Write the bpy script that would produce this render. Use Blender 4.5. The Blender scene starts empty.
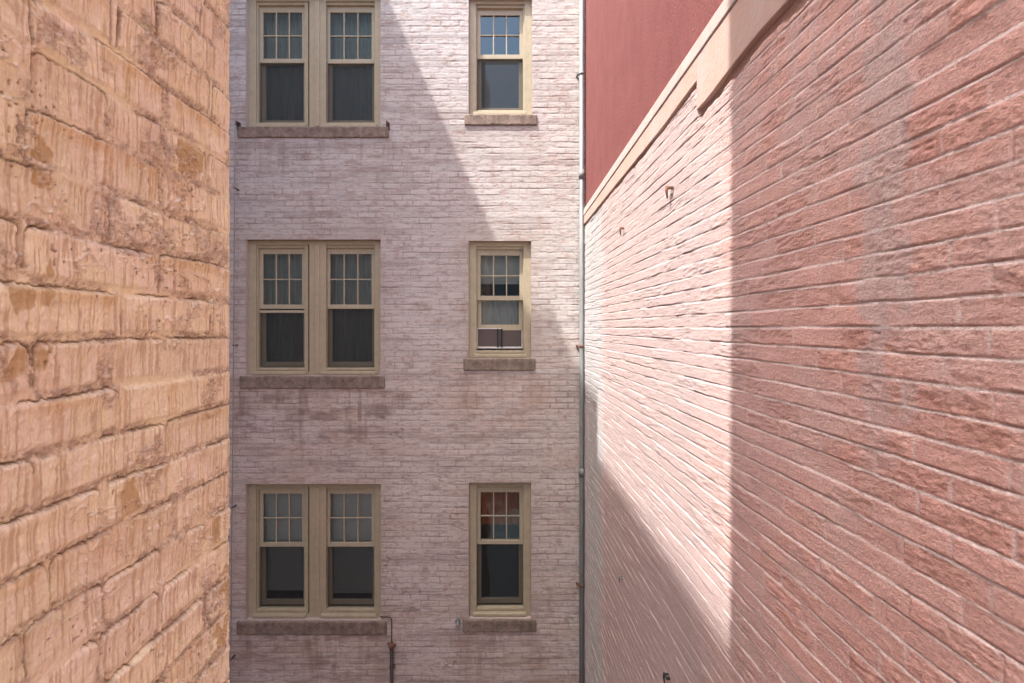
import bpy, bmesh, math, random
import numpy as np
from mathutils import Vector

random.seed(7)
SC = bpy.context.scene
COL = SC.collection

# ------------------------------------------------------------------ camera, sky, sun, exposure
H = 9.0                      # eye height above the floor of the light court
F = 460.0                    # focal length in pixels at 1024 wide
D = 5.37                     # distance of the facing facade
S = F / D                    # pixels per metre on the facade
HY = 328.0                   # horizon row
cam_d = bpy.data.cameras.new('camera')
cam = bpy.data.objects.new('camera', cam_d)
COL.objects.link(cam)
cam.location = (0, 0, H)
cam.rotation_euler = (math.radians(90), 0, 0)
cam_d.sensor_width = 36.0
cam_d.lens = F / 1024 * 36.0
cam_d.shift_y = -(341.5 - HY) / 1024
cam_d.clip_start = 0.02
cam_d.clip_end = 3000
SC.camera = cam

SUN = Vector((0.9744, 0.619, -2.211)).normalized()      # travel direction of the light
elev = math.asin(-SUN.z)
azim = math.atan2(-SUN.x, -SUN.y)
W = bpy.data.worlds.new('World')
SC.world = W
W.use_nodes = True
wn = W.node_tree.nodes
sky = wn.new('ShaderNodeTexSky')
sky.sky_type = 'NISHITA'
sky.sun_disc = False
sky.sun_elevation = elev
sky.sun_rotation = azim
sky.air_density = 1.0
sky.dust_density = 5.0
sky.ozone_density = 0.0
bg = wn['Background']
bg.inputs['Strength'].default_value = 0.15
W.node_tree.links.new(sky.outputs['Color'], bg.inputs['Color'])

sl = bpy.data.lights.new('sun', 'SUN')
sl.energy = 2.3
sl.angle = math.radians(0.53)
sl.color = (1.0, 0.96, 0.91)
so = bpy.data.objects.new('sun', sl)
COL.objects.link(so)
so.location = (-6, -6, H + 20)
so.rotation_euler = SUN.to_track_quat('-Z', 'Y').to_euler()

SC.view_settings.view_transform = 'Standard'
SC.view_settings.look = 'None'
SC.view_settings.gamma = 1
SC.view_settings.use_curve_mapping = False
SC.view_settings.exposure = 1.90
SC.cycles.max_bounces = 10
SC.cycles.diffuse_bounces = 6

# ------------------------------------------------------------------ helpers
ORG = {}


def base_origin(pts):
    a = np.asarray(pts)
    lo, hi = a.min(0), a.max(0)
    return Vector(((lo[0] + hi[0]) / 2, (lo[1] + hi[1]) / 2, lo[2]))


def link(o, parent, org):
    COL.objects.link(o)
    ORG[o.name] = org.copy()
    if parent is not None:
        o.parent = parent
        o.location = org - ORG[parent.name]
    else:
        o.location = org
    return o


def thing(name, label, cat, loc, group=None):
    o = bpy.data.objects.new(name, None)
    o.empty_display_size = 0.2
    link(o, None, Vector(loc))
    tag(o, label, cat, group)
    return o


def tag(o, label=None, cat=None, group=None, kind=None):
    if label: o['label'] = label
    if cat: o['category'] = cat
    if group: o['group'] = group
    if kind: o['kind'] = kind
    return o


class MB:
    """collects boxes, tubes and plates and links them as one mesh"""
    def __init__(self):
        self.bm = bmesh.new()

    def box(self, x0, x1, y0, y1, z0, z1, bev=0.0, seg=2):
        r = bmesh.ops.create_cube(self.bm, size=1.0)
        vs = r['verts']
        for v in vs:
            v.co = Vector((x0 + (v.co.x + .5) * (x1 - x0), y0 + (v.co.y + .5) * (y1 - y0), z0 + (v.co.z + .5) * (z1 - z0)))
        if bev > 0:
            es = list({e for v in vs for e in v.link_edges})
            bmesh.ops.bevel(self.bm, geom=es, offset=bev, segments=seg, affect='EDGES', profile=0.6)
        return self

    def tube(self, pts, r, n=12, cap=True):
        pts = [Vector(p) for p in pts]
        rs = r if isinstance(r, (list, tuple)) else [r] * len(pts)
        rings = []
        up = None
        for i, p in enumerate(pts):
            if i == 0: t = pts[1] - p
            elif i == len(pts) - 1: t = p - pts[i - 1]
            else: t = (pts[i + 1] - p).normalized() + (p - pts[i - 1]).normalized()
            t.normalize()
            if up is None:
                a = Vector((0, 0, 1)) if abs(t.z) < .9 else Vector((1, 0, 0))
                up = t.cross(a).normalized()
            else:
                up = (up - t * up.dot(t))
                if up.length < 1e-5: up = t.orthogonal()
                up.normalize()
            b = t.cross(up)
            rings.append([self.bm.verts.new(p + rs[i] * (math.cos(k * 2 * math.pi / n) * up + math.sin(k * 2 * math.pi / n) * b)) for k in range(n)])
        for a, b in zip(rings, rings[1:]):
            for k in range(n):
                f = self.bm.faces.new((a[k], a[(k + 1) % n], b[(k + 1) % n], b[k]))
                f.smooth = True
        if cap:
            self.bm.faces.new(rings[0][::-1]); self.bm.faces.new(rings[-1])
        return self

    def quad(self, a, b, c, d):
        self.bm.faces.new([self.bm.verts.new(p) for p in (a, b, c, d)])
        return self

    def build(self, name, mat, parent=None, recalc=True):
        if recalc:
            bmesh.ops.recalc_face_normals(self.bm, faces=self.bm.faces)
        org = base_origin([v.co for v in self.bm.verts])
        for v in self.bm.verts: v.co -= org
        me = bpy.data.meshes.new(name)
        self.bm.to_mesh(me); self.bm.free()
        me.materials.append(mat)
        return link(bpy.data.objects.new(name, me), parent, org)


def mesh_np(name, verts, quads, mat, parent=None, cols=None, smooth=True):
    verts = np.ascontiguousarray(verts, dtype=np.float64)
    org = base_origin(verts)
    vl = (verts - np.array(org)).astype(np.float32)
    me = bpy.data.meshes.new(name)
    nq = len(quads)
    me.vertices.add(len(vl)); me.vertices.foreach_set('co', vl.ravel())
    me.loops.add(nq * 4); me.loops.foreach_set('vertex_index', quads.astype(np.int32).ravel())
    me.polygons.add(nq)
    me.polygons.foreach_set('loop_start', np.arange(0, nq * 4, 4, dtype=np.int32))
    me.polygons.foreach_set('use_smooth', np.full(nq, smooth))
    me.update(calc_edges=True)
    if cols is not None:
        at = me.color_attributes.new('paint', 'FLOAT_COLOR', 'POINT')
        rgba = np.ones((len(vl), 4), dtype=np.float32); rgba[:, :3] = cols
        at.data.foreach_set('color', rgba.ravel())
    me.materials.append(mat)
    return link(bpy.data.objects.new(name, me), parent, org)


def grid_quads(nu, nv, keep=None, off=0):
    """verts indexed [iu*nv+iv]; winding u x v"""
    i = np.arange(nu - 1)[:, None]; j = np.arange(nv - 1)[None, :]
    a = i * nv + j
    q = np.stack([a, a + nv, a + nv + 1, a + 1], -1)
    if keep is not None: q = q[keep]
    return q.reshape(-1, 4) + off


# ---- numpy noise
def _hash(ix, iy, seed):
    ix = ix.astype(np.int64); iy = iy.astype(np.int64)
    h = (ix * 374761393 + iy * 668265263 + seed * 1442695041) & 0xFFFFFFFF
    h = ((h ^ (h >> 13)) * 1274126177) & 0xFFFFFFFF
    h = ((h ^ (h >> 16)) * 2246822519) & 0xFFFFFFFF
    h = h ^ (h >> 15)
    return (h & 0xFFFFFF) / float(0xFFFFFF)


def vn(x, y, seed=0):
    x0 = np.floor(x); y0 = np.floor(y)
    fx = x - x0; fy = y - y0
    fx = fx * fx * fx * (fx * (fx * 6 - 15) + 10); fy = fy * fy * fy * (fy * (fy * 6 - 15) + 10)
    a = _hash(x0, y0, seed); b = _hash(x0 + 1, y0, seed)
    c = _hash(x0, y0 + 1, seed); d = _hash(x0 + 1, y0 + 1, seed)
    return (a + (b - a) * fx) * (1 - fy) + (c + (d - c) * fx) * fy


def fbm(x, y, seed=0, octv=4, gain=.5):
    t = 0; amp = 1; tot = 0
    for o in range(octv):
        t = t + amp * vn(x * 2 ** o + 17.3 * o, y * 2 ** o - 9.1 * o, seed + o * 31)
        tot += amp; amp *= gain
    return t / tot


def ss(a, b, x):
    t = np.clip((x - a) / (b - a), 0, 1)
    return t * t * (3 - 2 * t)


def mixc(c, col, m):
    return c * (1 - m[..., None]) + np.array(col) * m[..., None]


CH = 0.0677      # course height
BL = 0.213       # stretcher length


def bricks(u, v, seed, joint=.010, wob=.004, headers=0.0, bl=BL, round_=.006, ends=.004):
    """returns brick mask (1 on the face, 0 in the joint), row, column, in-brick coordinates, signed vertical joint position"""
    vv = v + wob * (2 * fbm(u * 2.3, v * 3.0, seed, 3) - 1) + wob * .6 * (2 * vn(u * 11, v * 9, seed + 5) - 1)
    row = np.floor(vv / CH)
    fv = (vv / CH - row) * CH
    z = np.zeros_like(row)
    off = np.where(row % 2 == 0, 0, bl / 2) + (_hash(row, z, seed + 9) - .5) * .05
    uu = u + off + .0022 * (2 * vn(u * 30, v * 30, seed + 3) - 1)
    col = np.floor(uu / bl)
    fu = (uu / bl - col) * bl
    if headers > 0:
        hd = _hash(row, z, seed + 77) < headers
        half = bl / 2
        col2 = np.floor(uu / half); fu2 = (uu / half - col2) * half
        col = np.where(hd, col2 + 5000, col); fu = np.where(hd, fu2, fu)
        blen = np.where(hd, half, bl)
    else:
        blen = bl
    r1 = _hash(row, col, seed + 11); r2 = _hash(row, col, seed + 12)
    je = joint * .5
    jl = je + ends * (r1 - .5); 
    du = np.minimum(fu, blen - fu) - jl
    dv_lo = fv - je - .002 * (r2 - .5); dv_hi = CH - fv - je - .002 * (r1 - .5)
    dv = np.minimum(dv_lo, dv_hi)
    q = np.minimum(du, dv)
    # rounded corners
    cx = np.maximum(round_ - du, 0); cy = np.maximum(round_ - dv, 0)
    q = np.where((cx > 0) & (cy > 0), round_ - np.sqrt(cx * cx + cy * cy), q)
    return dict(q=q, du=du, dv=dv, lo=dv_lo, hi=dv_hi, row=row, col=col, r1=r1, r2=r2, fu=fu, fv=fv)


# ---- materials
def mat_basic(name, color, rough=.6, metal=0.0, noise=0.0, nscale=20, bump=0.0, bscale=60, spec=.4, col2=None, stretch=(1, 1, 1)):
    m = bpy.data.materials.new(name); m.use_nodes = True
    nt = m.node_tree; b = nt.nodes['Principled BSDF']
    b.inputs['Base Color'].default_value = (*color, 1)
    b.inputs['Roughness'].default_value = rough
    b.inputs['Metallic'].default_value = metal
    b.inputs['Specular IOR Level'].default_value = spec
    tc = nt.nodes.new('ShaderNodeTexCoord')
    mp = nt.nodes.new('ShaderNodeMapping'); mp.inputs['Scale'].default_value = stretch
    nt.links.new(tc.outputs['Object'], mp.inputs['Vector'])
    if noise > 0:
        n = nt.nodes.new('ShaderNodeTexNoise'); n.inputs['Scale'].default_value = nscale; n.inputs['Detail'].default_value = 6
        n.inputs['Roughness'].default_value = .65
        nt.links.new(mp.outputs['Vector'], n.inputs['Vector'])
        r = nt.nodes.new('ShaderNodeValToRGB')
        c2 = col2 if col2 else tuple(c * (1 - noise) for c in color)
        r.color_ramp.elements[0].position = .3; r.color_ramp.elements[0].color = (*c2, 1)
        r.color_ramp.elements[1].position = .65; r.color_ramp.elements[1].color = (*color, 1)
        nt.links.new(n.outputs['Fac'], r.inputs['Fac'])
        nt.links.new(r.outputs['Color'], b.inputs['Base Color'])
    if bump > 0:
        n2 = nt.nodes.new('ShaderNodeTexNoise'); n2.inputs['Scale'].default_value = bscale; n2.inputs['Detail'].default_value = 5
        nt.links.new(mp.outputs['Vector'], n2.inputs['Vector'])
        bp = nt.nodes.new('ShaderNodeBump'); bp.inputs['Strength'].default_value = bump; bp.inputs['Distance'].default_value = .01
        nt.links.new(n2.outputs['Fac'], bp.inputs['Height'])
        nt.links.new(bp.outputs['Normal'], b.inputs['Normal'])
    return m


def mat_brick(name, rough=.75, scale=140, bump=.35, mott=.12, stretch=(1, 1, 1), dist=.004):
    m = bpy.data.materials.new(name); m.use_nodes = True
    nt = m.node_tree; b = nt.nodes['Principled BSDF']
    a = nt.nodes.new('ShaderNodeAttribute'); a.attribute_name = 'paint'
    tc = nt.nodes.new('ShaderNodeTexCoord')
    mp = nt.nodes.new('ShaderNodeMapping'); mp.inputs['Scale'].default_value = stretch
    nt.links.new(tc.outputs['Object'], mp.inputs['Vector'])
    n = nt.nodes.new('ShaderNodeTexNoise'); n.inputs['Scale'].default_value = scale; n.inputs['Detail'].default_value = 7
    n.inputs['Roughness'].default_value = .7
    nt.links.new(mp.outputs['Vector'], n.inputs['Vector'])
    mr = nt.nodes.new('ShaderNodeMapRange'); mr.inputs['From Min'].default_value = .3; mr.inputs['From Max'].default_value = .7
    mr.inputs['To Min'].default_value = 1 - mott; mr.inputs['To Max'].default_value = 1 + mott
    nt.links.new(n.outputs['Fac'], mr.inputs['Value'])
    mul = nt.nodes.new('ShaderNodeVectorMath'); mul.operation = 'SCALE'
    nt.links.new(a.outputs['Color'], mul.inputs[0]); nt.links.new(mr.outputs['Result'], mul.inputs['Scale'])
    nt.links.new(mul.outputs['Vector'], b.inputs['Base Color'])
    b.inputs['Roughness'].default_value = rough
    b.inputs['Specular IOR Level'].default_value = .25
    bp = nt.nodes.new('ShaderNodeBump'); bp.inputs['Strength'].default_value = bump; bp.inputs['Distance'].default_value = dist
    nt.links.new(n.outputs['Fac'], bp.inputs['Height']); nt.links.new(bp.outputs['Normal'], b.inputs['Normal'])
    return m


def mat_glass(name, tint=(.8, .84, .82), extra=.07):
    m = bpy.data.materials.new(name); m.use_nodes = True
    nt = m.node_tree; nt.nodes.remove(nt.nodes['Principled BSDF'])
    out = nt.nodes['Material Output']
    tr = nt.nodes.new('ShaderNodeBsdfTransparent'); tr.inputs['Color'].default_value = (*tint, 1)
    gl = nt.nodes.new('ShaderNodeBsdfGlossy'); gl.inputs['Roughness'].default_value = .01; gl.inputs['Color'].default_value = (.66, .88, 1.0, 1)
    fr = nt.nodes.new('ShaderNodeFresnel'); fr.inputs['IOR'].default_value = 1.5
    ad = nt.nodes.new('ShaderNodeMath'); ad.operation = 'ADD'; ad.inputs[1].default_value = extra; ad.use_clamp = True
    mx = nt.nodes.new('ShaderNodeMixShader')
    tc = nt.nodes.new('ShaderNodeTexCoord')
    n = nt.nodes.new('ShaderNodeTexNoise'); n.inputs['Scale'].default_value = 3.5; n.inputs['Detail'].default_value = 1
    nt.links.new(tc.outputs['Object'], n.inputs['Vector'])
    bp = nt.nodes.new('ShaderNodeBump'); bp.inputs['Strength'].default_value = .25; bp.inputs['Distance'].default_value = .01
    nt.links.new(n.outputs['Fac'], bp.inputs['Height']); nt.links.new(bp.outputs['Normal'], gl.inputs['Normal'])
    nt.links.new(fr.outputs['Fac'], ad.inputs[0]); nt.links.new(ad.outputs['Value'], mx.inputs['Fac'])
    nt.links.new(tr.outputs['BSDF'], mx.inputs[1]); nt.links.new(gl.outputs['BSDF'], mx.inputs[2])
    nt.links.new(mx.outputs['Shader'], out.inputs['Surface'])
    return m


def mat_mesh(name, color, opac):
    m = bpy.data.materials.new(name); m.use_nodes = True
    nt = m.node_tree; b = nt.nodes['Principled BSDF']; out = nt.nodes['Material Output']
    b.inputs['Base Color'].default_value = (*color, 1); b.inputs['Roughness'].default_value = .6
    tr = nt.nodes.new('ShaderNodeBsdfTransparent'); mx = nt.nodes.new('ShaderNodeMixShader')
    mx.inputs['Fac'].default_value = opac
    nt.links.new(tr.outputs['BSDF'], mx.inputs[1]); nt.links.new(b.outputs['BSDF'], mx.inputs[2])
    nt.links.new(mx.outputs['Shader'], out.inputs['Surface'])
    return m


M = dict(
    facade=mat_brick('painted_facade_brick', .8, 60, .35, .10, (1, 1, 1), .004),
    right=mat_brick('pink_painted_brick', .78, 120, .95, .24, (1, 1, 1.5), .006),
    left=mat_brick('peach_painted_brick', .72, 300, .55, .10, (1, 1, .35), .0025),
    far_brick=mat_basic('bounce_court_brick', (.74, .66, .57), .85, noise=.2, nscale=9, bump=.4, bscale=40),
    grey_brick=mat_basic('grey_court_brick', (.24, .22, .20), .85, noise=.3, nscale=9),
    trim=mat_basic('tan_trim_paint', (.44, .385, .27), .5, noise=.16, nscale=14, bump=.06, bscale=60),
    sash=mat_basic('tan_sash_paint', (.46, .41, .295), .45, noise=.12, nscale=18, bump=.04, bscale=60),
    stone=mat_basic('weathered_sandstone', (.30, .235, .19), .85, noise=.3, nscale=15, bump=.5, bscale=60, col2=(.12, .09, .075)),
    plaster=mat_basic('pale_pink_plaster', (.59, .45, .405), .8, noise=.2, nscale=4, bump=.25, bscale=45, col2=(.58, .38, .30)),
    coping=mat_basic('coping_paint', (.60, .48, .44), .75, noise=.16, nscale=9, bump=.2, bscale=60),
    red=mat_basic('red_stucco', (.235, .074, .07), .85, noise=.15, nscale=7.0, bump=.45, bscale=120, col2=(.195, .058, .057), stretch=(1, 1, .5)),
    pipe=mat_basic('grey_painted_pipe', (.24, .25, .25), .5, noise=.3, nscale=12, bump=.1, bscale=50, stretch=(1, 1, .3)),
    rust=mat_basic('rusty_iron', (.22, .105, .06), .8, noise=.5, nscale=60, bump=.5, bscale=150, col2=(.09, .05, .04)),
    iron=mat_basic('dark_iron', (.07, .06, .06), .6, noise=.4, nscale=40, bump=.3, bscale=120, metal=.3),
    cable=mat_basic('grey_cable', (.30, .285, .28), .6, noise=.3, nscale=30),
    whitemetal=mat_basic('white_aluminium', (.75, .75, .74), .4, noise=.08, nscale=30),
    black=mat_basic('black_plastic', (.025, .025, .027), .5, noise=.2, nscale=30),
    glass=mat_glass('window_glass'),
    screen=mat_mesh('insect_screen', (.018, .021, .023), .48),
    screen_in=mat_mesh('grey_brown_screen', (.11, .085, .08), .9),
    curtain=mat_basic('grey_green_curtain', (.33, .38, .34), .9, noise=.3, nscale=8, stretch=(6, 1, .3)),
    blind=mat_basic('grey_blind', (.72, .72, .69), .7, noise=.1, nscale=10),
    amber=mat_basic('rust_orange_curtain', (.62, .19, .06), .9, noise=.3, nscale=6, stretch=(6, 1, .3)),
    room=mat_basic('dim_plaster', (.16, .15, .14), .9, noise=.1, nscale=2),
    ground=mat_basic('court_concrete', (.09, .086, .08), .9, noise=.3, nscale=1.3, bump=.3, bscale=8),
    roofing=mat_basic('grey_roofing', (.16, .155, .15), .9, noise=.2, nscale=2),
)


def add_courses(m, c1, c2, mortar):
    """brick courses for the plain court walls: bond laid over (x + y, z)"""
    nt = m.node_tree; b = nt.nodes['Principled BSDF']
    tc = nt.nodes.new('ShaderNodeTexCoord'); sp = nt.nodes.new('ShaderNodeSeparateXYZ')
    ad = nt.nodes.new('ShaderNodeMath'); ad.operation = 'ADD'; cb_ = nt.nodes.new('ShaderNodeCombineXYZ')
    br = nt.nodes.new('ShaderNodeTexBrick')
    br.inputs['Scale'].default_value = 1.0; br.inputs['Brick Width'].default_value = .213; br.inputs['Row Height'].default_value = .0677
    br.inputs['Mortar Size'].default_value = .006; br.inputs['Mortar Smooth'].default_value = .3
    br.inputs['Color1'].default_value = (*c1, 1); br.inputs['Color2'].default_value = (*c2, 1); br.inputs['Mortar'].default_value = (*mortar, 1)
    L = nt.links.new
    L(tc.outputs['Object'], sp.inputs[0]); L(sp.outputs['X'], ad.inputs[0]); L(sp.outputs['Y'], ad.inputs[1])
    L(ad.outputs[0], cb_.inputs['X']); L(sp.outputs['Z'], cb_.inputs['Y']); L(cb_.outputs[0], br.inputs['Vector'])
    L(br.outputs['Color'], b.inputs['Base Color'])
    bp = nt.nodes.new('ShaderNodeBump'); bp.inputs['Strength'].default_value = .6; bp.inputs['Distance'].default_value = .006; bp.invert = True
    L(br.outputs['Fac'], bp.inputs['Height']); L(bp.outputs['Normal'], b.inputs['Normal'])


add_courses(M['far_brick'], (.77, .69, .60), (.70, .61, .52), (.58, .52, .46))  # pale so the unseen left block bounces light into the court
add_courses(M['grey_brick'], (.26, .235, .21), (.20, .18, .165), (.17, .16, .15))


def fx(px): return (px - 512.0) / S
def fz(py): return (HY - py) / S + H
KD = (D + .105) / D           # sash plane is a little deeper than the brick face


# ------------------------------------------------------------------ the setting: ground sheet to the horizon
g = MB()
g.quad((-900, -900, 0), (900, -900, 0), (900, 900, 0), (-900, 900, 0))
gr = g.build('ground', M['ground']); tag(gr, kind='structure')

# ------------------------------------------------------------------ the facing facade
front = thing('brick_building', 'whitewashed brick apartment building facing the camera, with three floors of tan sash windows', 'building', (-1.4, D + 3, 0))

# px rectangles of the window openings (x0, x1, y0, y1)
DBL = [(246, 380.5, -7, 127), (246, 380.5, 239.5, 375.5), (246, 381, 484, 620)]
SGL = [(468.5, 532, -4, 114.5), (468.5, 531, 241, 358), (468.7, 531, 482.5, 618.5)]
OPEN = [(fx(a), fx(b), fz(d), fz(c)) for a, b, c, d in DBL + SGL]
FX0, FX1 = -3.62, 0.90
FZ0, FZ1 = H - 4.6, H + 4.6


def axis(lo, hi, step, cuts):
    pts = [lo, hi] + list(cuts)
    pts = sorted(set(round(p, 5) for p in pts if lo <= p <= hi))
    pts = [p for i, p in enumerate(pts) if i == 0 or p - pts[i - 1] > .0004]
    out = []
    for a, b in zip(pts, pts[1:]):
        n = max(1, int(round((b - a) / step)))
        out += list(a + (b - a) * np.arange(n) / n)
    out.append(hi)
    return np.array(out)


def build_facade():
    us = axis(FX0, FX1, .0105, [o[i] for o in OPEN for i in (0, 1)])
    vs = axis(FZ0, FZ1, .0052, [o[i] for o in OPEN for i in (2, 3)])
    U, V = np.meshgrid(us, vs, indexing='ij')
    vz = V - H
    b = bricks(U, vz, 3, joint=.011, wob=.005, ends=.006)
    vert = np.where(b['du'] < b['dv'], .45 + .5 * ss(.2, .8, fbm(U * 3.5, V * 12, 47, 2)), .6 + .4 * ss(.3, .7, fbm(U * 5, V * 30, 50, 2)))
    face = 1 - (1 - ss(-.003, .005, b['q'])) * vert
    lump = fbm(U * 28, V * 40, 21, 4)
    big = fbm(U * 2.2, V * 2.2, 22, 3)
    jfill = ss(.35, .62, fbm(U * 5, V * 9, 23, 3))            # how far paint fills the joint
    deep = .0028 + .0060 * jfill * ss(.35, .8, fbm(U * 4, V * 60, 24, 3))
    h = -deep * (1 - face) + (b['r1'] - .5) * .0040 * face + (lump - .5) * .0040 + (b['r2'] - .5) * face * (b['fv'] / CH - .5) * .005
    h += (big - .5) * .004
    # flaked bits
    chip = ss(.66, .74, fbm(U * 18, V * 26, 25, 3)) * face
    h -= .003 * chip
    # open borders run flat to the reveals
    edge = np.ones_like(U)
    inside = np.zeros((len(us) - 1, len(vs) - 1), bool)
    uc = (us[:-1] + us[1:]) / 2; vc = (vs[:-1] + vs[1:]) / 2
    for x0, x1, z0, z1 in OPEN:
        dx = np.maximum(np.maximum(x0 - U, U - x1), 0); dz = np.maximum(np.maximum(z0 - V, V - z1), 0)
        edge = np.minimum(edge, ss(0, .012, np.hypot(dx, dz)))
        inside |= ((uc > x0) & (uc < x1))[:, None] & ((vc > z0) & (vc < z1))[None, :]
    h *= edge * .55
    # paint colour
    P = np.array((.515, .49, .475))
    c = np.ones(U.shape + (3,)) * P
    c *= (1 +   .10 * (b['r1'] - .5) * face)[..., None]
    c = mixc(c, (.56, .54, .525), .6 * ss(.45, .7, fbm(U * 3, V * 3, 31, 4)))
    # lower storeys: paint lightened to offset the dim court, with brown dirt patches
    low = ss(H + .6, H - 1.1, V)
    c = mixc(c, (.69, .59, .535), .70 * low * (.5 + .7 * fbm(U * 1.7, V * 5, 32, 4)))
    c = mixc(c, (.53, .405, .335), .5 * low * ss(.50, .72, fbm(U * 1.6 + 3, V * 7, 33, 4)))
    # grey soot on horizontal bands
    soot = ss(.52, .75, fbm(U * 1.3, V * 15, 34, 4))
    c = mixc(c, (.29, .25, .24), .45 * soot)
    c = mixc(c, (.33, .24, .21), .45 * ss(.6, .8, fbm(U * 9, V * 14, 35, 4)))
    # joints hold dirt
    jd = (1 - face) * (.25 + .75 * jfill)
    fl = ss(.56, .70, fbm(U * 16, V * 60, 48, 4, .6)) * (.35 + .65 * low)
    c = mixc(c, (.66, .585, .55), .4 * fl)
    dk = ss(.56, .72, fbm(U * 14 + 7, V * 70, 49, 4, .6))
    c = mixc(c, (.29, .215, .19), .55 * dk)
    c = mixc(c, (.23, .185, .17), .58 * jd)
    # runs of dirt below the sills
    for (x0, x1, z0, z1), k in zip(OPEN, (.4, .75, .85, .25, .6, .9)):
        t = (z0 - .15 - V)
        for xs, w in ((x0 - .03, .10), (x1 + .03, .10)):
            m = np.exp(-((U - xs - .03 * (vn(U * 0, V * 6, 36) - .5)) / w) ** 2) * ss(0, .04, t) * ss(1.0, .1, t)
            c = mixc(c, (.24, .165, .14), .5 * k * m * (.3 + fbm(U * 40, V * 4, 37, 3)))
        m = ((U > x0 - .05) & (U < x1 + .05)) * ss(0, .03, t) * ss(1.0, .0, t / (.12 + .9 * vn(U * 9, U * 0, 138) * vn(U * 31, U * 0, 139))) * ss(.36, .66, fbm(U * 17, V * 4, 38, 5, .6))
        c = mixc(c, (.27, .195, .17), .62 * k * m)
    # rusty grime in broad soft blotches under the middle and lower windows
    for i, k in ((1, .6), (2, .9), (4, .9), (5, .9)):
        x0, x1, z0, z1 = OPEN[i]
        dz = z0 - .14 - V
        m = np.exp(-(np.maximum(np.maximum(x0 - U, U - x1), 0) / .30) ** 2) * ss(-.02, .1, dz) * ss(1.25, .2, dz)
        c = mixc(c, (.44, .32, .255), .55 * k * m * ss(.34, .66, fbm(U * 3.3, V * 8, 46, 5, .6)))
    # soot streaks below the paired windows and along the floor lines
    for i, k in ((0, .45), (1, .9), (2, .8), (4, .5), (5, .6)):
        x0, x1, z0, z1 = OPEN[i]
        dz = z0 - .13 - V
        m = np.exp(-(np.maximum(np.maximum(x0 - U, U - x1), 0) / .45) ** 2) * ss(-.01, .05, dz) * ss(1.35, .25, dz)
        c = mixc(c, (.235, .175, .15), .80 * k * m * ss(.48, .70, fbm(U * 3.2 + i, V * 15, 144, 6, .68)))
        dl = .25 + 1.0 * vn(U * 7 + i, U * 0, 148)
        c = mixc(c, (.20, .145, .12), .60 * k * m * ss(.56, .74, fbm(U * 13 + i * 3, V * 1.6, 149, 5, .6)) * ss(dl, dl * .4, dz))
    wp = ss(.62, .80, b['r1'] * .6 + .5 * fbm(U * 8, V * 24, 145, 5, .62)) * face * (.3 + .7 * low)
    c = mixc(c, (.60, .53, .50), .38 * wp)
    c = mixc(c, (.30, .205, .18), .35 * jd * ss(.3, .6, fbm(U * 3, V * 40, 146, 4)))
    # soft brown halo round the lower openings
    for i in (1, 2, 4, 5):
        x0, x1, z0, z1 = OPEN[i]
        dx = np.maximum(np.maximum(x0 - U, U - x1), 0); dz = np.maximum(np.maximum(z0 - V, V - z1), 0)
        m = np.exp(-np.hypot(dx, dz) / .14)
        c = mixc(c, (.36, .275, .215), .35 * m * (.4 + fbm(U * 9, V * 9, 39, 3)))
    c = mixc(c, (.42, .30, .26), .5 * chip)
    # cracks
    crk = np.abs(fbm(U * 1.9, V * 3.1, 44, 4) - .5)
    cm = ss(.010, .002, crk) * ss(.52, .62, fbm(U * .9, V * .9, 45, 2))
    c = mixc(c, (.16, .12, .11), .45 * cm)
    h -= .004 * cm * edge
    verts = np.stack([U, D - h, V], -1).reshape(-1, 3)
    quads = grid_quads(len(us), len(vs), ~inside)
    cols = c.reshape(-1, 3)
    # reveals and the plain upper and lower wall
    ev, eq, ec = [], [], []
    n = len(verts)

    def q4(p, col):
        nonlocal n
        ev.extend(p); ec.extend([col] * 4); eq.append((n, n + 1, n + 2, n + 3)); n += 4
    rc = (.50, .42, .38)
    for x0, x1, z0, z1 in OPEN:
        y0, y1 = D, D + .20
        q4([(x0, y0, z0), (x0, y0, z1), (x0, y1, z1), (x0, y1, z0)], rc)
        q4([(x1, y0, z1), (x1, y0, z0), (x1, y1, z0), (x1, y1, z1)], rc)
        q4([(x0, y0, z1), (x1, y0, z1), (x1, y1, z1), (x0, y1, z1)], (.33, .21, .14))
        q4([(x1, y0, z0), (x0, y0, z0), (x0, y1, z0), (x1, y1, z0)], rc)
    pc = (.5, .43, .42)
    q4([(FX0, D, 0), (FX1, D, 0), (FX1, D, FZ0), (FX0, D, FZ0)], pc)
    q4([(FX0, D, FZ1), (FX1, D, FZ1), (FX1, D, H + 6), (FX0, D, H + 6)], pc)
    verts = np.vstack([verts, np.array(ev)]); cols = np.vstack([cols, np.array(ec)])
    quads = np.vstack([quads, np.array(eq)])
    return mesh_np('wall', verts, quads, M['facade'], front, cols)


build_facade()
# rooms behind the windows and the roof slab
rm = MB()
for k in range(3):
    zf = fz((375.5, 620, 866)[k] - 247) - .75
    y0, y1 = D + .22, D + 3.6
    rm.quad((FX0, y1, zf), (FX1, y1, zf), (FX1, y1, zf + 2.8), (FX0, y1, zf + 2.8))
    rm.quad((FX0, y0, zf), (FX1, y0, zf), (FX1, y1, zf), (FX0, y1, zf))
    rm.quad((FX0, y0, zf + 2.8), (FX1, y0, zf + 2.8), (FX1, y1, zf + 2.8), (FX0, y1, zf + 2.8))
    for xx in (FX0, -.9, FX1):
        rm.quad((xx, y0, zf), (xx, y1, zf), (xx, y1, zf + 2.8), (xx, y0, zf + 2.8))
rm.build('interior', M['room'], front)
rf = MB(); rf.box(FX0, FX1, D, D + 4, H + 6, H + 6.2)
rf.build('roof', M['roofing'], front)


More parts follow.
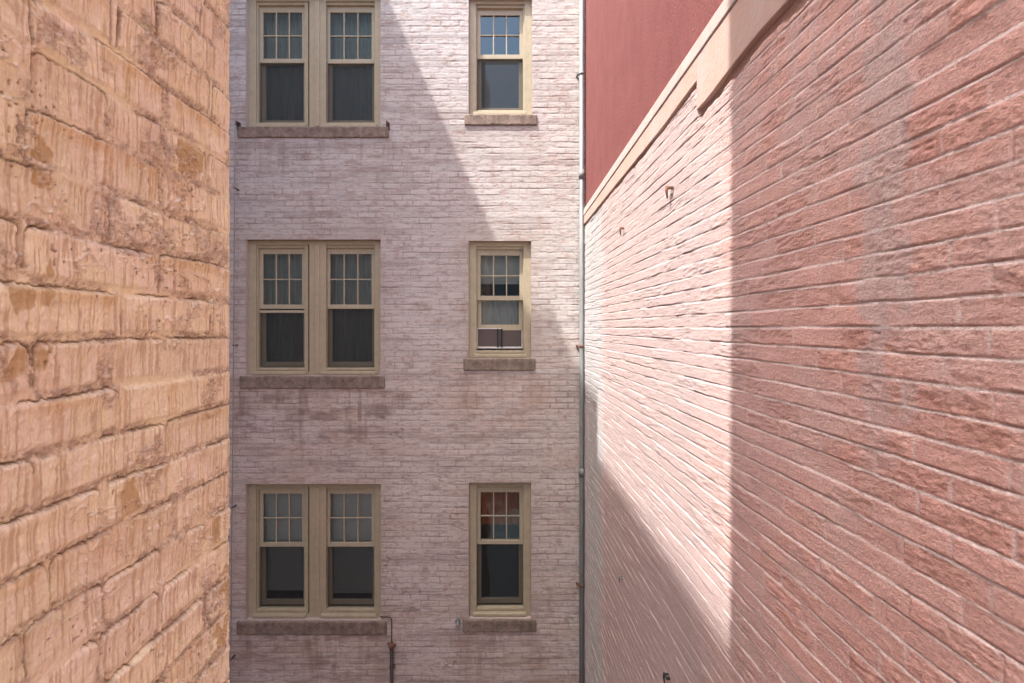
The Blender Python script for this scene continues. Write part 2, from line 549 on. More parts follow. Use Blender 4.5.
# ---- sash windows
def frame_ring(mb, x0, x1, z0, z1, y0, y1, wl, wr, wt, wb, bev=.004):
    mb.box(x0, x0 + wl, y0, y1, z0, z1, bev)
    mb.box(x1 - wr, x1, y0, y1, z0, z1, bev)
    mb.box(x0 + wl - .002, x1 - wr + .002, y0 + .0015, y1, z1 - wt, z1, bev)
    mb.box(x0 + wl - .002, x1 - wr + .002, y0 + .0015, y1, z0, z0 + wb, bev)


def plate(x0, x1, y, z0, z1):
    m = MB(); m.quad((x0, y, z0), (x1, y, z0), (x1, y, z1), (x0, y, z1)); return m


def folds(x0, x1, z0, z1, y, mat, parent, seed, name='curtain'):
    nu, nv = 60, 8
    u = np.linspace(x0, x1, nu); v = np.linspace(z0, z1, nv)
    U, V = np.meshgrid(u, v, indexing='ij')
    yy = y + .018 * np.sin(U * 75 + 3 * vn(U * 6, V * .5, seed)) + .012 * (vn(U * 14, V * 1, seed + 1) - .5)
    return mesh_np(name, np.stack([U, yy, V], -1).reshape(-1, 3), grid_quads(nu, nv), mat, parent)


def blind(x0, x1, z0, z1, y, parent):
    m = MB()
    z = z1
    while z > z0:
        m.quad((x0, y, z), (x1, y, z), (x1, y - .012, z - .022), (x0, y - .012, z - .022)); z -= .026
    m.box(x0, x1, y - .02, y + .005, z0 - .03, z0 - .004, .003)
    return m.build('blind', M['blind'], parent)


def sash_unit(win, x0, x1, z0, z1, zm, spec, seed):
    """one double hung unit inside its jambs; zm = top of the meeting rail"""
    y = D + .105
    st = .042
    # upper sash: stiles, top rail, meeting rail, six lights
    u = MB()
    frame_ring(u, x0, x1, zm - .052, z1, y, y + .04, st, st, .075, .052)
    gx0, gx1, gz0, gz1 = x0 + st, x1 - st, zm, z1 - .075
    for i in (1, 2):
        xm = gx0 + (gx1 - gx0) * i / 3
        u.box(xm - .007, xm + .007, y + .004, y + .034, gz0 - .003, gz1 + .003, .004)
    zc = (gz0 + gz1) / 2
    u.box(gx0 - .003, gx1 + .003, y + .007, y + .033, zc - .007, zc + .007, .004)
    u.build('sash', M['sash'], win)
    plate(gx0 - .01, gx1 + .01, y + .02, gz0 - .01, gz1 + .01).build('pane', M['glass'], win, False)
    # lower sash, set behind
    y2 = y + .045
    lift = spec.get('lift', 0.0)
    lz0, lz1 = z0 + lift, zm - .012 - spec.get('drop', 0.0) if lift == 0 else zm - .012 + .0
    l = MB()
    frame_ring(l, x0 + .004, x1 - .004, lz0, lz1, y2, y2 + .04, .045, .045, .04, .07 if lift else .06)
    l.build('sash', M['sash'] if lift else spec.get('lower', M['sash']), win)
    plate(x0 + .04, x1 - .04, y2 + .02, lz0 + .05, lz1 - .03).build('pane', M['glass'], win, False)
    if not lift:
        s = plate(x0 + .002, x1 - .002, y + .012, z0 + .004, zm - .054)
        sc = s.build('insect_screen', M['screen'], win, False)
        if spec.get('bar'):
            zb = zm - spec['bar']
            MB().box(x0 - .002, x1 + .002, y + .002, y + .02, zb - .016, zb + .016, .004).build('screen_rail', M['sash'], win)
    yb = y2 + .09
    kind = spec.get('behind')
    if kind == 'curtain': folds(x0 - .02, x1 + .02, z0, z1, yb, M['curtain'], win, seed)
    elif kind == 'blind': blind(x0, x1, z0 + spec.get('gap', .12), z1, yb, win)
    elif kind == 'amber': folds(x0 - .02, x1 + .02, zm + .13, z1, yb, M['amber'], win, seed, 'curtain')
    elif kind == 'shade':
        MB().box(x0 - .03, x1 + .03, yb, yb + .004, zm + .16, z1 + .02).tube([(x0 - .03, yb, zm + .16), (x1 + .03, yb, zm + .16)], .009, 8).build('roller_shade', M['blind'], win)
        folds(x0 - .03, x1 + .03, z0, zm + .02, yb + .03, M['blind'], win, seed)
    return


def stone_sill(px0, px1, py0, py1, parent, seed):
    x0, x1, z0, z1 = fx(px0), fx(px1), fz(py1), fz(py0)
    # rough-worn stone: a bevelled block with noisy skin
    nx, nz = 60, 10
    mb = MB(); mb.box(x0, x1, D - .020, D + .075, z0, z1, .015, 3)
    bmesh.ops.subdivide_edges(mb.bm, edges=[e for e in mb.bm.edges if e.calc_length() > .2], cuts=40)
    for v in mb.bm.verts:
        a = np.array([v.co.x * 14]); b2 = np.array([v.co.z * 20 + v.co.y * 20])
        d = float(fbm(a, b2, seed, 3)[0]) - .5
        v.co.y -= d * .010 if v.co.y < D else 0
        v.co.z += d * .008
    return mb.build('sill', M['stone'], parent)


def window(rect, sill, units, specs, lab, zms, seed):
    x0, x1, z0, z1 = fx(rect[0]), fx(rect[1]), fz(rect[3]), fz(rect[2])
    w = MB()
    cas = .088
    # outer brickmould, stepped inner jamb
    frame_ring(w, x0 - .002, x1 + .002, z0, z1 + .002, D + .055, D + .14, cas, cas, .055, .03, .006)
    if len(units) == 2:
        mx0, mx1 = fx(307), fx(324)
        w.box(mx0, mx1, D + .057, D + .14, z0 + .01, z1 - .03, .006)
        w.box(mx0 + .07, mx1 - .07, D + .042, D + .07, z0 + .03, z1 - .057, .008)
    spans = []
    for a, b in units:
        ua, ub = fx(a) * KD, fx(b) * KD
        frame_ring(w, ua - .045, ub + .045, z0 + .012, z1 - .035, D + .076, D + .19, .047, .047, .05, .05, .005)
        if a < 310 or len(units) == 1: w.box(x0 + cas - .01, max(ua - .043, x0 + cas), D + .080, D + .17, z0 + .01, z1 - .03)
        if len(units) == 1 or a > 310: w.box(ub + .043, max(ub + .05, x1 - cas + .01), D + .080, D + .17, z0 + .01, z1 - .03)
        # sloped wooden sub-sill with a nose
        w.box(ua - .04, ub + .04, D + .022, D + .11, z0 + .004, z0 + .046, .012, 3)
        w.box(ua - .02, ub + .02, D + .068, D + .12, z0 + .05, z0 + .085, .008, 2)
        spans.append((ua, ub))
    win = w.build('window', M['trim'], front)
    if lab: win['label'] = lab
    for (ua, ub), sp, zm, i in zip(spans, specs, zms, range(9)):
        sash_unit(win, ua, ub, z0 + .088, z1 - .078, H + (zm - H) * KD, sp, seed + i * 7)
    stone_sill(*sill, win, seed)
    return win


UN2 = [(259.5, 305.5), (326.5, 375)]
window(DBL[0], (238, 389, 127, 138), UN2, [dict(behind='curtain'), dict(behind='curtain')], None, [fz(58.5), fz(59)], 101)
window(DBL[1], (240, 385, 376, 388.5), UN2, [dict(behind='curtain', bar=.085), dict(behind='curtain')],
       'paired window with a screen rail standing just below the meeting rail of its left half', [fz(304.5), fz(304.5)], 202)
window(DBL[2], (237, 387, 621, 634), UN2, [dict(behind='blind', gap=.16), dict(behind='blind', gap=.13)],
       'paired window with horizontal blinds drawn behind both halves', [fz(542.5), fz(542.5)], 303)
UN1 = [(477, 523)]
window(SGL[0], (464.5, 537, 114.8, 125.5), UN1, [dict(behind=None)], 'narrow sunlit window reflecting blue sky in its upper lights', [fz(54.5)], 404)
window(SGL[1], (463.5, 535.5, 358.4, 370.5), UN1, [dict(behind='shade', lift=fz(328) - fz(348))],
       'narrow window with its lower sash pushed up over a pair of small sliding screens', [fz(296)], 505)
window(SGL[2], (462.5, 536.5, 619, 631.5), UN1, [dict(behind='amber')], 'narrow dark window with a rust orange curtain behind its upper lights', [fz(540)], 606)

# expandable screen standing under the raised sash
scr = thing('window_screen', 'small white framed sliding screen wedged under the raised sash of a narrow window', 'window screen', (fx(499.5), D + .14, fz(349)))
ax0, ax1, az0, az1 = fx(476.6) * KD, fx(522.6) * KD, H + (fz(348.5) - H) * KD, H + (fz(328.2) - H) * KD
for (a, b, yy) in ((ax0, fx(501.5), D + .138), (fx(497), ax1, D + .151)):
    fr_ = MB(); frame_ring(fr_, a, b, az0, az1, yy, yy + .012, .012, .012, .010, .020, .002)
    o = fr_.build('frame', M['whitemetal'], scr)
    plate(a + .01, b - .01, yy + .006, az0 + .01, az1 - .01).build('mesh_panel', M['screen_in'], scr, False)
gk = MB()
gk.box(fx(496.6), fx(498.2), D + .132, D + .148, az0 + .012, az1 - .006, .002)
gk.box(fx(500.4), fx(502.2), D + .132, D + .1475, az0 + .012, az1 - .006, .002)
gk.build('gasket', M['black'], scr)

# ------------------------------------------------------------------ the right hand building
RA = 1.062                              # wall position where it would pass the camera
RS = -0.0413


def rx(d): return RA + RS * d
def rd(px): return F * RA / (px - 493.0)


right = thing('brick_building', 'pink painted brick building with a red stucco wall above its pale coping', 'building', (4.5, 1.5, 0))


def trim_bottom(d):
    far = 1.299 - .0189 * d + .02 * ss(2.9, 2.42, d)
    near = 1.165 - .045 * ss(1.8, 2.35, d)
    return np.where(d > 2.37, far, near)


def build_right():
    d0, d1 = .3, D + .03
    n = 560
    t = np.linspace(0, 1, n)
    p = -.55                                  # finer sampling near the camera end
    ds = (d0 ** p + (d1 ** p - d0 ** p) * t) ** (1 / p)
    zs = np.linspace(-4.35, 1.36, 1480)
    U, V = np.meshgrid(ds, zs, indexing='ij')
    b = bricks(U, V, 8, joint=.0088, wob=.0026, ends=.006, round_=.004)
    headj = b['du'] < b['dv']
    hvis = .35 + .65 * ss(.35, .7, fbm(U * 4, V * 14, 147, 2))
    jn = (1 - ss(-.0028, .0020, b['q']))
    jb = np.where(headj, hvis, 1.0) * jn
    face = 1 - jn
    rough = ss(.35, .75, b['r1'] * .7 + .5 * vn(U * 3, V * 5, 51) - .1)        # rock faced bricks among smooth ones
    chis = fbm(U * 34, V * 60, 52, 5, .6)
    ridg = 1 - np.abs(2 * fbm(U * 30 + V * 12, V * 60, 53, 4) - 1)
    smooth = fbm(U * 30, V * 34, 54, 3)
    fine = fbm(U * 110, V * 170, 152, 4, .65)
    vert = fbm(U * 120, V * 16, 154, 3)
    jv = fbm(U * 9, V * 30, 55, 3)
    h = -(.0016 + .0020 * ss(.42, .75, jv)) * jb
    h += face * ((chis - .5) * .010 * rough + (ridg - .6) * .007 * rough + (smooth - .5) * .005 + (fine - .5) * .0060 + (vert - .5) * .003 * ss(.5, .65, fbm(U * 5, V * 9, 155, 2)))
    h += face * ((b['r2'] - .5) * .006 + (b['r1'] - .5) * (b['fu'] / BL - .5) * .006)
    # a thin broken groove under each brick, darkened below as underside shade
    rk = ss(.40, .66, fbm(U * 8, b['row'] * 7.7, 57, 4))
    rake = np.exp(-((b['lo'] + .0008) / .0020) ** 2) * (.05 + .60 * rk) * (np.abs(b['fv']) < .02)
    h -= (.010 + .006 * ss(1.8, 2.6, U)) * rake
    hr = np.exp(-((b['du'] + .003) / .0022) ** 2) * headj * ss(.45, .65, fbm(b['col'] * 2.7, V * 8, 158, 2))
    h -= .004 * hr
    # a thick bead of paint on the bed below it
    bead = np.exp(-((b['hi'] + .0028) / .0036) ** 2) * (b['hi'] < .01)
    h += .0022 * bead * ss(.3, .6, fbm(U * 10, b['row'] * 5.1, 159, 3))
    # drips of paint
    drip = ss(.6, .8, fbm(U * 60, V * 5, 58, 3))
    h += .0012 * drip
    h += (fbm(U * 1.5, V * 1.5, 59, 3) - .5) * .014
    # eroded pocket under the plaster band
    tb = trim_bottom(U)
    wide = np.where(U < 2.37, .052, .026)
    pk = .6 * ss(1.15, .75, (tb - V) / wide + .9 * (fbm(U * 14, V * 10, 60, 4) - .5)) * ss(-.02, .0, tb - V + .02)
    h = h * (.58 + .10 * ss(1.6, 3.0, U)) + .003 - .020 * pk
    # colour
    c = np.ones(U.shape + (3,)) * np.array((.85, .535, .475))
    c = mixc(c, (.83, .48, .415), .7 * face * rough)
    c *= (1 + .14 * (b['r2'] - .5) * face)[..., None]
    worn = ss(.52, .72, fbm(U * 14, V * 26, 61, 5, .65)) * face * (.35 + .65 * rough)
    c = mixc(c, (.62, .36, .27), .36 * worn)
    c = mixc(c, (.54, .30, .21), .5 * ss(.46, .33, fine) * face * (.35 + .65 * rough) * ss(.38, .6, fbm(U * 6, V * 9, 153, 3)))
    hole = ss(.42, .30, chis) * rough * face
    c = mixc(c, (.54, .30, .22), .28 * hole)
    pale = ss(.50, .72, fbm(U * 4.5, V * 3.5, 62, 4))
    c = mixc(c, (.81, .60, .545), .55 * pale)
    c = mixc(c, (.90, .78, .74), np.clip(1.0 * ss(.25, .8, jn) * np.where(headj, .55 * hvis, 1.0), 0, 1))                              # thick paint in the joints
    c = mixc(c, (.30, .13, .085), .7 * rake)  # shade of the brick undersides put into the colour
    # old whitewash: a vertical strip, streaks under the coping, and the far end by the corner
    e1 = .14 * (fbm(U * 6 + 3, V * 11, 63, 4) - .5)
    strip = ss(1.17, 1.20, U + e1) * ss(1.34, 1.29, U + e1) * ss(-.62, .0, V) * ss(.30, .55, fbm(U * 14, V * 7, 64, 4) + .12)
    c = mixc(c, (.70, .60, .58), .62 * strip)
    sk = ss(.0, .5, V - (tb - .62)) * ss(.48, .66, fbm(U * 16, V * 1.6, 65, 4))
    c = mixc(c, (.72, .61, .59), .6 * sk * ss(2.6, 1.6, U))
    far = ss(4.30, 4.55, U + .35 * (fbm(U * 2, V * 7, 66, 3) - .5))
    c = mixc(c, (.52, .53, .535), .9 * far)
    mid = ss(1.45, 2.5, U + .5 * (fbm(U * 3, V * 3, 67, 4) - .5))  # paler paint from midway on, set to whiten the sunlit stretch
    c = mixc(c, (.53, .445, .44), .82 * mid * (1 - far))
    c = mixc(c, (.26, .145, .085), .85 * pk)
    c = mixc(c, (.66, .47, .42), .0 * drip)
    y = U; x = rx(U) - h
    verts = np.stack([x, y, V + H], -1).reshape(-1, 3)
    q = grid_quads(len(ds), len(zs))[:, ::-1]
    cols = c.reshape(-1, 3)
    ev, eq, ec = [], [], []
    m = len(verts)
    for (p4, cc) in (
        ([(rx(d0), d0, H + 1.36), (rx(-4), -4, H + 1.36), (rx(-4), -4, 0), (rx(d0), d0, 0)], (.5, .3, .25)),
        ([(rx(d1), d1, H - 4.35), (rx(d0), d0, H - 4.35), (rx(d0), d0, 0), (rx(d1), d1, 0)], (.5, .3, .25)),
    ):
        ev += p4; ec += [cc] * 4; eq.append((m, m + 1, m + 2, m + 3)); m += 4
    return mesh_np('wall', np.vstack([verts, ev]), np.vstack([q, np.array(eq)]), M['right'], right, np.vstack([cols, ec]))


build_right()


def swept_band(name, zb, zt, out0, out1, back, mat, dlist, bev, parent, wob=0.0, seed=1):
    """band running along the right wall: bottom zb(d), top zt(d), face out0 (bottom) / out1 (top) proud of the brick"""
    bm = MB(); b = bm.bm
    rings = []
    for d in dlist:
        x = rx(d); z0, z1 = float(zb(d)), float(zt(d))
        w = wob * (float(fbm(np.array([d * 9.]), np.array([1.3]), seed, 3)[0]) - .5)
        w2 = wob * (float(fbm(np.array([d * 14.]), np.array([5.3]), seed + 4, 3)[0]) - .5)
        prof = [(x - out0 + back, z0 + w), (x - out0 + bev, z0 + w), (x - out0 + .3 * bev + w2 * .4, z0 + .3 * bev + w), (x - out0 + w2 * .4, z0 + bev + w),
                (x - (out0 + out1) / 2 + w2 * .5, (z0 + z1) / 2),
                (x - out1 + w2 * .4, z1 - bev), (x - out1 + .3 * bev, z1 - .3 * bev), (x - out1 + bev, z1), (x - out1 + back, z1)]
        rings.append([b.verts.new((px_, d, pz + H)) for px_, pz in prof])
    for r0, r1 in zip(rings, rings[1:]):
        for k in range(len(r0) - 1):
            b.faces.new((r0[k], r1[k], r1[k + 1], r0[k + 1]))
    b.faces.new(rings[0]); b.faces.new(rings[-1][::-1])
    return bm.build(name, mat, parent)


def lin(a, b, n): return [a + (b - a) * i / (n - 1) for i in range(n)]


fillet = lambda d: 1.478 - .0348 * d
top = lambda d: 1.567 - .0361 * d
zb_far = lambda d: 1.299 - .0189 * d + .02 * float(ss(2.9, 2.42, np.array(d)))
zb_near = lambda d: 1.165 - .045 * float(ss(1.8, 2.35, np.array(d)))
swept_band('plaster_band', zb_far, fillet, .012, .012, .12, M['plaster'], lin(2.37, D - .012, 90), .004, right, .006, 5)
swept_band('plaster_band', zb_near, fillet, .014, .012, .12, M['plaster'], lin(-3.9, 2.368, 140), .005, right, .006, 6)
swept_band('coping', fillet, top, .0185, .016, .16, M['coping'], lin(-3.9, D - .010, 160), .008, right, .004, 9)
red = MB()
ds_ = lin(-4, D + .04, 60)
vr = [[red.bm.verts.new((rx(d) + .012, d, H + z)) for z in lin(1.42, 4.3, 40)] for d in ds_]
for a, b in zip(vr, vr[1:]):
    for k in range(39): red.bm.faces.new((a[k], a[k + 1], b[k + 1], b[k]))
red.build('stucco_wall', M['red'], right)
rr = MB(); rr.box(rx(-4) + .02, 7.5, -4, D - .025, H + 4.3, H + 4.5, .01)
rr.build('roof', M['roofing'], right)

# ------------------------------------------------------------------ the near wall on the left
LX = -0.562; LD = 0.917; LT = 0.25
left = thing('brick_wall', 'peach painted old brick wall close on the left, rough and flaking down to ochre', 'wall', (LX - LT / 2, .40, 0))


def build_left():
    R = .007
    fl = LD - R
    arc = R * math.pi / 2
    n1 = 600
    us = np.concatenate([np.linspace(.30, fl, n1)[:-1], np.linspace(fl, fl + arc, 14)[:-1], np.linspace(fl + arc, fl + arc + LT - R, 60)])
    vs = np.arange(-.95, .95, .00125)
    U, V = np.meshgrid(us, vs, indexing='ij')
    b = bricks(U - .02, V + .012, 15, joint=.012, wob=.006, headers=.35, bl=.205, round_=.009, ends=.008)
    headj = b['du'] < b['dv']
    hv = ss(.35, .6, fbm(U * 8, V * 9, 147, 2))
    jn = (1 - ss(-.004, .005, b['q'])) * np.where(headj, hv, 1.0)
    face = 1 - jn
    # faces dragged vertically by the brush, thick with paint
    dragm = ss(.35, .65, fbm(U * 9, V * 7, 172, 3))
    str1 = fbm(U * 210, V * 9, 71, 3, .55)
    str3 = fbm(U * 360, V * 16, 171, 2, .6)
    grain = fbm(U * 330, V * 300, 72, 4, .65)
    lump = fbm(U * 34, V * 40, 73, 5, .6)
    big = fbm(U * 7, V * 7, 74, 3)
    smear = ss(.46, .62, fbm(U * 6, V * 10, 75, 3))
    h = -.0034 * (1 - .7 * smear) * jn
    h += face * ((str1 - .5) * .0016 * dragm + (str3 - .5) * .0020) + (grain - .5) * .0016 + (fbm(U * 120, V * 90, 173, 3, .6) - .5) * .0022
    h += (lump - .5) * .0036 + (big - .5) * .006
    h += face * ((b['r1'] - .5) * .004 + (b['r2'] - .5) * (b['fv'] / CH - .5) * .005)
    # rough buttered mortar
    rub = np.clip(jn * 1.1 * ss(.34, .5, fbm(U * 12, V * 12, 76, 3)) + .8 * ss(.60, .70, fbm(U * 14, V * 14, 176, 3)), 0, 1)
    h += rub * (fbm(U * 150, V * 150, 77, 4, .75) - .5) * .0080
    # ragged lips of paint
    lipn = fbm(U * 22, V * 26, 178, 4, .6)
    h += .0045 * ss(.02, .0, np.abs(lipn - .5)) * ss(.5, .62, fbm(U * 8, V * 8, 179, 2))
    # shrunken mortar: open cracks follow the top and one end of a brick, round its worn corner
    line = b['q'] + .0030 + .0050 * (fbm(U * 60, V * 60, 78, 5, .7) - .5) + .0055 * (str3 - .5)
    topside = ss(.020, .012, b['hi']) * (b['lo'] > .02)
    leftend = ss(.022, .012, b['fu']) * (b['lo'] > .006)
    on = np.maximum(topside, .9 * leftend) * ss(.38, .48, fbm(U * 9 + b['col'] * 1.3, V * 4 + b['row'] * 2.7, 79, 3))
    cw = .0004 + .0010 * vn(U * 45, V * 45, 80)
    crack = np.exp(-(line / cw) ** 2) * on
    shelf = ss(.020, .003, b['hi']) * (b['q'] > 0) * on
    h += .0016 * shelf * (1 - crack)
    h -= .009 * crack
    vcr = np.exp(-((b['du'] + .004) / .0022) ** 2) * ss(.48, .6, fbm(b['col'] * 4.1, V * 9, 82, 2)) * headj
    h -= .0035 * vcr
    pit = ss(.90, .95, vn(U * 190, V * 170, 83)) * ss(.60, .68, fbm(U * 9, V * 9, 84, 2))
    h -= .002 * pit
    c = np.ones(U.shape + (3,)) * np.array((.90, .865, .635))
    c *= (1 + .16 * (b['r1'] - .5))[..., None]
    c = mixc(c, (.91, .83, .70), .6 * ss(.5, .7, fbm(U * 11, V * 9, 184, 4)))
    c = mixc(c, (.80, .68, .50), .5 * ss(.50, .7, fbm(U * 9, V * 14, 85, 4)))
    c = mixc(c, (.66, .55, .38), .4 * ss(.48, .34, str1) * dragm * face)
    c = mixc(c, (.56, .42, .30), .62 * ss(.44, .30, str3) * (face * .8 + .2))
    c = mixc(c, (.93, .84, .74), .60 * ss(.56, .70, str3) * face)
    c = mixc(c, (.44, .37, .31), .78 * rub * (.3 + .7 * ss(.42, .6, fbm(U * 90, V * 90, 87, 4, .65))))
    # ochre brick where the paint has let go, mostly under the cracks
    oc = .75 * shelf + .55 * ss(.5, .72, fbm(U * 90, V * 6, 88, 3)) + .5 * ss(.045, .0, b['hi']) * (b['hi'] > 0)
    om = ss(.56, .68, fbm(U * 5 + 2, b['row'] * 1.7 + V * 2, 89, 3)) * face
    c = mixc(c, (.64, .44, .17), np.clip(.40 * oc * om, 0, .6))
    sp = ss(.655, .675, fbm(U * 15 + 4, V * 10, 183, 4) + .10 * (fbm(U * 120, V * 20, 186, 3) - .5)) * ss(.52, .58, fbm(U * 4.2, V * 4.2, 185, 2)) * face
    c = mixc(c, (.56, .42, .22), .85 * sp)
    h -= .0010 * sp
    c = mixc(c, (.22, .13, .07), .85 * crack)
    grit = fbm(U * 260, V * 210, 174, 3, .7)
    c = mixc(c, (.36, .26, .18), .7 * ss(.40, .28, grit) * rub)
    c = mixc(c, (.93, .86, .77), .5 * ss(.60, .72, grit) * rub)
    ridge = ss(.022, .004, np.abs(lipn - .5)) * ss(.48, .60, fbm(U * 8, V * 8, 179, 2))
    c = mixc(c, (.93, .87, .76), .5 * ridge)
    c = mixc(c, (.26, .17, .11), .7 * vcr)
    c = mixc(c, (.16, .10, .07), .7 * pit)
    h = (h + .003) * (.4 + .6 * ss(.0, .035, np.abs(U - fl - arc / 2)))
    a = np.clip((us - fl) / R, 0, math.pi / 2)
    px = np.where(us <= fl + arc, LX - R + R * np.cos(a), LX - R - (us - fl - arc))
    py = np.where(us <= fl, us, fl + R * np.sin(a))
    nx, ny = np.cos(a), np.sin(a)
    X = px[:, None] + nx[:, None] * h; Y = py[:, None] + ny[:, None] * h
    verts = np.stack([X, Y, V + H], -1).reshape(-1, 3)
    q = grid_quads(len(us), len(vs))[:, ::-1][:, ::-1]
    cols = c.reshape(-1, 3)
    # the remainder of the wall, same bricks at a coarser grain
    parts_v, parts_q, parts_c = [verts], [q], [cols]
    n = len(verts)

    def coarse(u0, u1, v0, v1, nu, nv, pos):
        nonlocal n
        uu = np.linspace(u0, u1, nu); vv = np.linspace(v0, v1, nv)
        A, B = np.meshgrid(uu, vv, indexing='ij')
        bb = bricks(A - .02, B + .012, 15, joint=.011, wob=.0075, headers=.45, bl=.205, round_=.009, ends=.010)
        fc = ss(-.004, .006, bb['q'])
        hh = -.005 * (1 - fc) + (fbm(A * 30, B * 30, 73, 3) - .5) * .005
        cc = np.ones(A.shape + (3,)) * np.array((.82, .69, .53)); cc *= (1 + .14 * (bb['r1'] - .5))[..., None]
        cc = mixc(cc, (.68, .52, .39), .5 * ss(.52, .7, fbm(A * 9, B * 14, 85, 4)))
        cc = mixc(cc, (.45, .31, .22), .5 * (1 - fc))
        P = pos(A, B, hh)
        parts_v.append(P.reshape(-1, 3)); parts_q.append(grid_quads(nu, nv, off=n)); parts_c.append(cc.reshape(-1, 3))
        n += nu * nv
    side = lambda A, B, hh: np.stack([LX + hh, A, B + H], -1)
    endf = lambda A, B, hh: np.stack([LX - (A - LD), np.full_like(A, LD) + hh, B + H], -1)
    coarse(-.28, .3, -1.4, 1.4, 100, 190, side)
    for v0, v1, nv in ((-H, -.95, 500), (.95, 5.8, 330)):
        coarse(.3, LD, v0, v1, 40, nv, side)
        coarse(LD, LD + LT, v0, v1, 18, nv, endf)
    coarse(-.28, .3, 1.4, 5.8, 50, 220, side)
    coarse(-.28, .3, -H, -1.4, 50, 300, side)
    bx = [(LX - LT, LD, 0), (LX - LT, LD, H + 5.8), (LX - LT, -.28, H + 5.8), (LX - LT, -.28, 0)]
    tp = [(LX, LD, H + 5.8), (LX, -.28, H + 5.8), (LX - LT, -.28, H + 5.8), (LX - LT, LD, H + 5.8)]
    parts_v.append(np.array(bx + tp)); parts_c.append(np.tile((.6, .4, .28), (8, 1)))
    parts_q.append(np.array([(n, n + 1, n + 2, n + 3), (n + 4, n + 5, n + 6, n + 7)]))
    return mesh_np('brickwork', np.vstack(parts_v), np.vstack(parts_q), M['left'], left, np.vstack(parts_c))


build_left()

# ------------------------------------------------------------------ the tall block left of the court (its roof line and chimney shade the walls)
ZT = H + 8.68
lb = thing('brick_building', 'tall plain brick block closing the left side of the light court, with one chimney', 'building', (-6, 0, 0))
w_ = MB()
def lx_(y): return -3.6 - .0209 * (y - D)
vsx = [(lx_(D), D), (lx_(-6), -6), (-9, -6), (-9, D)]
for (a, b) in zip(vsx, vsx[1:] + vsx[:1]):
    w_.quad((a[0], a[1], 0), (b[0], b[1], 0), (b[0], b[1], ZT), (a[0], a[1], ZT))
w_.quad(*[(p[0], p[1], ZT) for p in vsx])
w_.build('wall', M['far_brick'], lb)
ch = MB()
ch.box(-4.35, -3.7, 1.755, 2.723, ZT - .1, H + 9.68, .004)
ch.build('chimney', M['far_brick'], lb)
# block added behind the camera to grey the pane reflections
bk = thing('brick_building', 'unseen brick block added behind the viewer to grey the window pane reflections', 'building', (0, -19, 0))
k_ = MB(); k_.box(-14, 12, -22, -16, 0, H + 4.4, .01)
k_.build('wall', M['grey_brick'], bk)

# ------------------------------------------------------------------ pipes, cables, hooks
pp = thing('drainpipe', 'slim grey painted drainpipe running down the corner between the white and pink walls', 'pipe', (fx(581), D - .05, 0))
px_ = fx(581.0)
MB().tube([(px_, D - .045, 0.2), (px_, D - .045, H + 5.5)], .027, 16).build('pipe', M['pipe'], pp)
for py in (176, 471):
    z = fz(py)
    MB().tube([(px_, D - .045, z - .05), (px_, D - .045, z + .05)], .033, 16).build('collar', M['pipe'], pp)
for py, mt in ((76, 'pipe'), (346, 'rust'), (583, 'rust')):
    z = fz(py)
    b_ = MB()
    b_.tube([(px_, D - .045, z - .012), (px_, D - .045, z + .012)], .0325, 16)
    b_.box(px_ - .050, px_ - .028, D - .040, D - .010, z - .007, z + .007, .003)
    b_.box(px_ - .060, px_ - .044, D - .016, D + .004, z - .014, z + .014, .003)
    b_.tube([(px_ - .045, D - .05, z), (px_ - .045, D - .032, z)], .009, 8)
    b_.build('bracket', M[mt], pp)


def hook(px, py, size, label, mat='rust', flip=1, grp='iron hooks in the pink wall'):
    d = rd(px); x = rx(d); z = (HY - py) * d / F + H
    t = thing('iron_hook', label, 'hook', (x, d, z - size * .6), grp)
    m = MB()
    m.tube([(x + .02, d, z + size * .30), (x - size * .42, d, z + size * .34)], size * .085, 8)
    m.tube([(x - size * .40, d, z + size * .42), (x - size * .42, d, z + size * .1), (x - size * .36, d, z - size * .45)], [size * .09, size * .10, size * .05], 8)
    m.build('shank', M[mat], t)
    m = MB()
    m.box(x - size * .34, x + .01, d - size * .30 * flip - size * .09, d - size * .30 * flip + size * .09, z + size * .12, z + size * .30, .002)
    m.tube([(x - size * .30, d - size * .30 * flip, z + size * .22), (x - size * .30, d, z + size * .24)], size * .08, 8)
    m.build('arm', M[mat], t)
    return t


hook(672.5, 192, .085, 'largest rusty hook high on the sunlit pink brick below the stepped coping')
hook(624, 231, .075, 'rusty hook on the sunlit pink brick near the corner drainpipe')
hook(622.5, 579, .062, 'small pale spattered hook in the shade low on the pink wall', 'pipe')
hook(669, 678, .075, 'dark iron hook at the bottom edge of the shaded pink wall', 'iron')

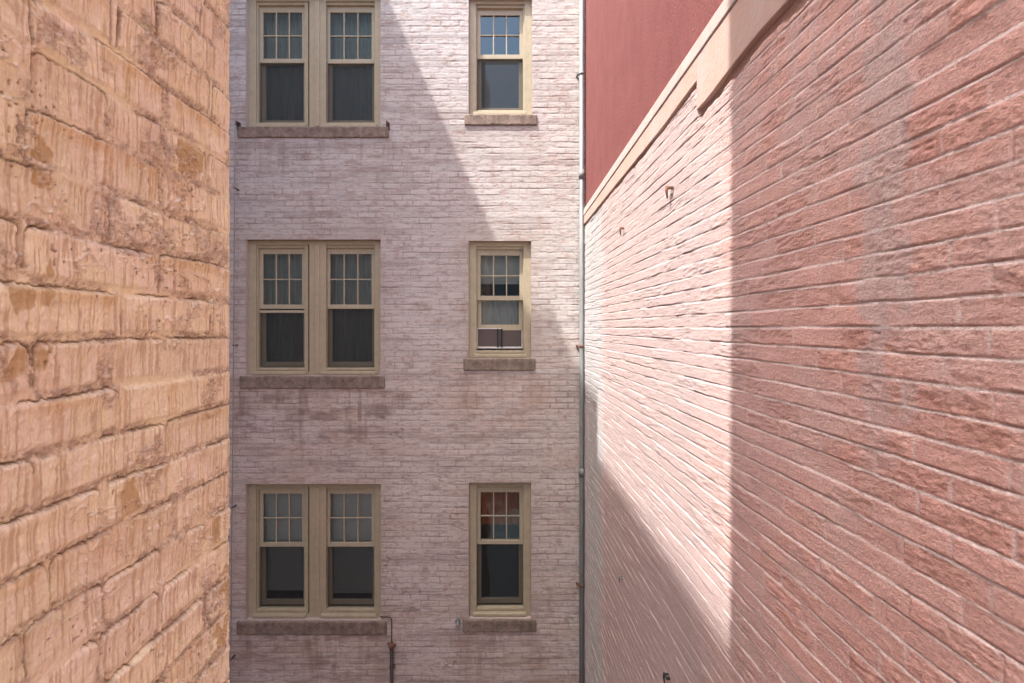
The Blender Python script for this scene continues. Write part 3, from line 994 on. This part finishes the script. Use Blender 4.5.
# standpipe and its bent feed below the lowest paired window
x0 = fx(392.5); y0 = D - .045
sp_ = thing('standpipe', 'dark iron standpipe with a valve head beside the lowest paired window sill', 'pipe', (x0, y0, 0))
MB().tube([(x0, y0, 0.1), (x0, y0, fz(645))], .020, 12).build('pipe', M['iron'], sp_)
v_ = MB(); v_.tube([(x0, y0, fz(646)), (x0, y0, fz(643)), (x0, y0, fz(640))], [.026, .036, .020], 12)
v_.tube([(x0 - .045, y0, fz(641)), (x0 + .05, y0, fz(642.5))], .013, 8)
v_.build('valve', M['rust'], sp_)
MB().tube([(x0, y0, fz(641)), (x0 - .003, y0 + .02, fz(618)), (x0 - .03, y0 + .025, fz(616)), (fx(381), y0 + .03, fz(616))], .0055, 8).build('feed_tube', M['iron'], sp_)
MB().box(x0 - .03, x0 + .03, D - .03, D + .003, fz(667), fz(664), .003).build('clip', M['rust'], sp_)

# thin cable down the left end of the facade
cb = thing('cable', 'thin dark cable running down the left end of the white facade past the sill ends', 'cable', (fx(236), D - .07, 0))
pts = [(fx(239), D - .075, fz(122)), (fx(238.5), D - .078, fz(200)), (fx(237.8), D - .074, fz(300)), (fx(237), D - .078, fz(430)), (fx(235.5), D - .076, fz(560)), (fx(234.5), D - .075, fz(690)), (fx(234), D - .07, 0.3)]
MB().tube(pts, .006, 8).build('line', M['cable'], cb)
for py in (190, 345, 505, 655):
    t = (py - 122) / 568
    MB().box(fx(239) - .052 * t - .010, fx(239) - .052 * t + .010, D - .085, D + .003, fz(py) - .005, fz(py) + .005, .002).build('clip', M['iron'], cb)

# metal cleats at the ends of the top sill, pipe stub by the lowest narrow sill
for px, lab in ((239, 'dark iron cleat at the left end of the topmost paired sill'), (388, 'dark iron cleat at the right end of the topmost paired sill')):
    t = thing('cleat', lab, 'bracket', (fx(px), D, fz(128)), 'iron cleats on the topmost paired sill')
    m = MB(); m.box(fx(px) - .02, fx(px) + .02, D - .012, D + .003, fz(130), fz(123), .003); m.build('plate', M['iron'], t)
    m = MB(); m.tube([(fx(px), D, fz(123)), (fx(px), D - .06, fz(123.5)), (fx(px) + .012, D - .075, fz(127.5))], .010, 8); m.build('arm', M['rust'], t)
st = thing('pipe_stub', 'short grey pipe stub poking from the wall left of the lowest narrow sill', 'pipe', (fx(458), D, fz(623)))
MB().tube([(fx(458), D + .01, fz(621)), (fx(458), D - .07, fz(621)), (fx(458), D - .085, fz(622.5))], .018, 12).build('stub', M['pipe'], st)
MB().tube([(fx(458), D + .003, fz(621)), (fx(458), D - .012, fz(621))], .032, 14).build('flange', M['pipe'], st)
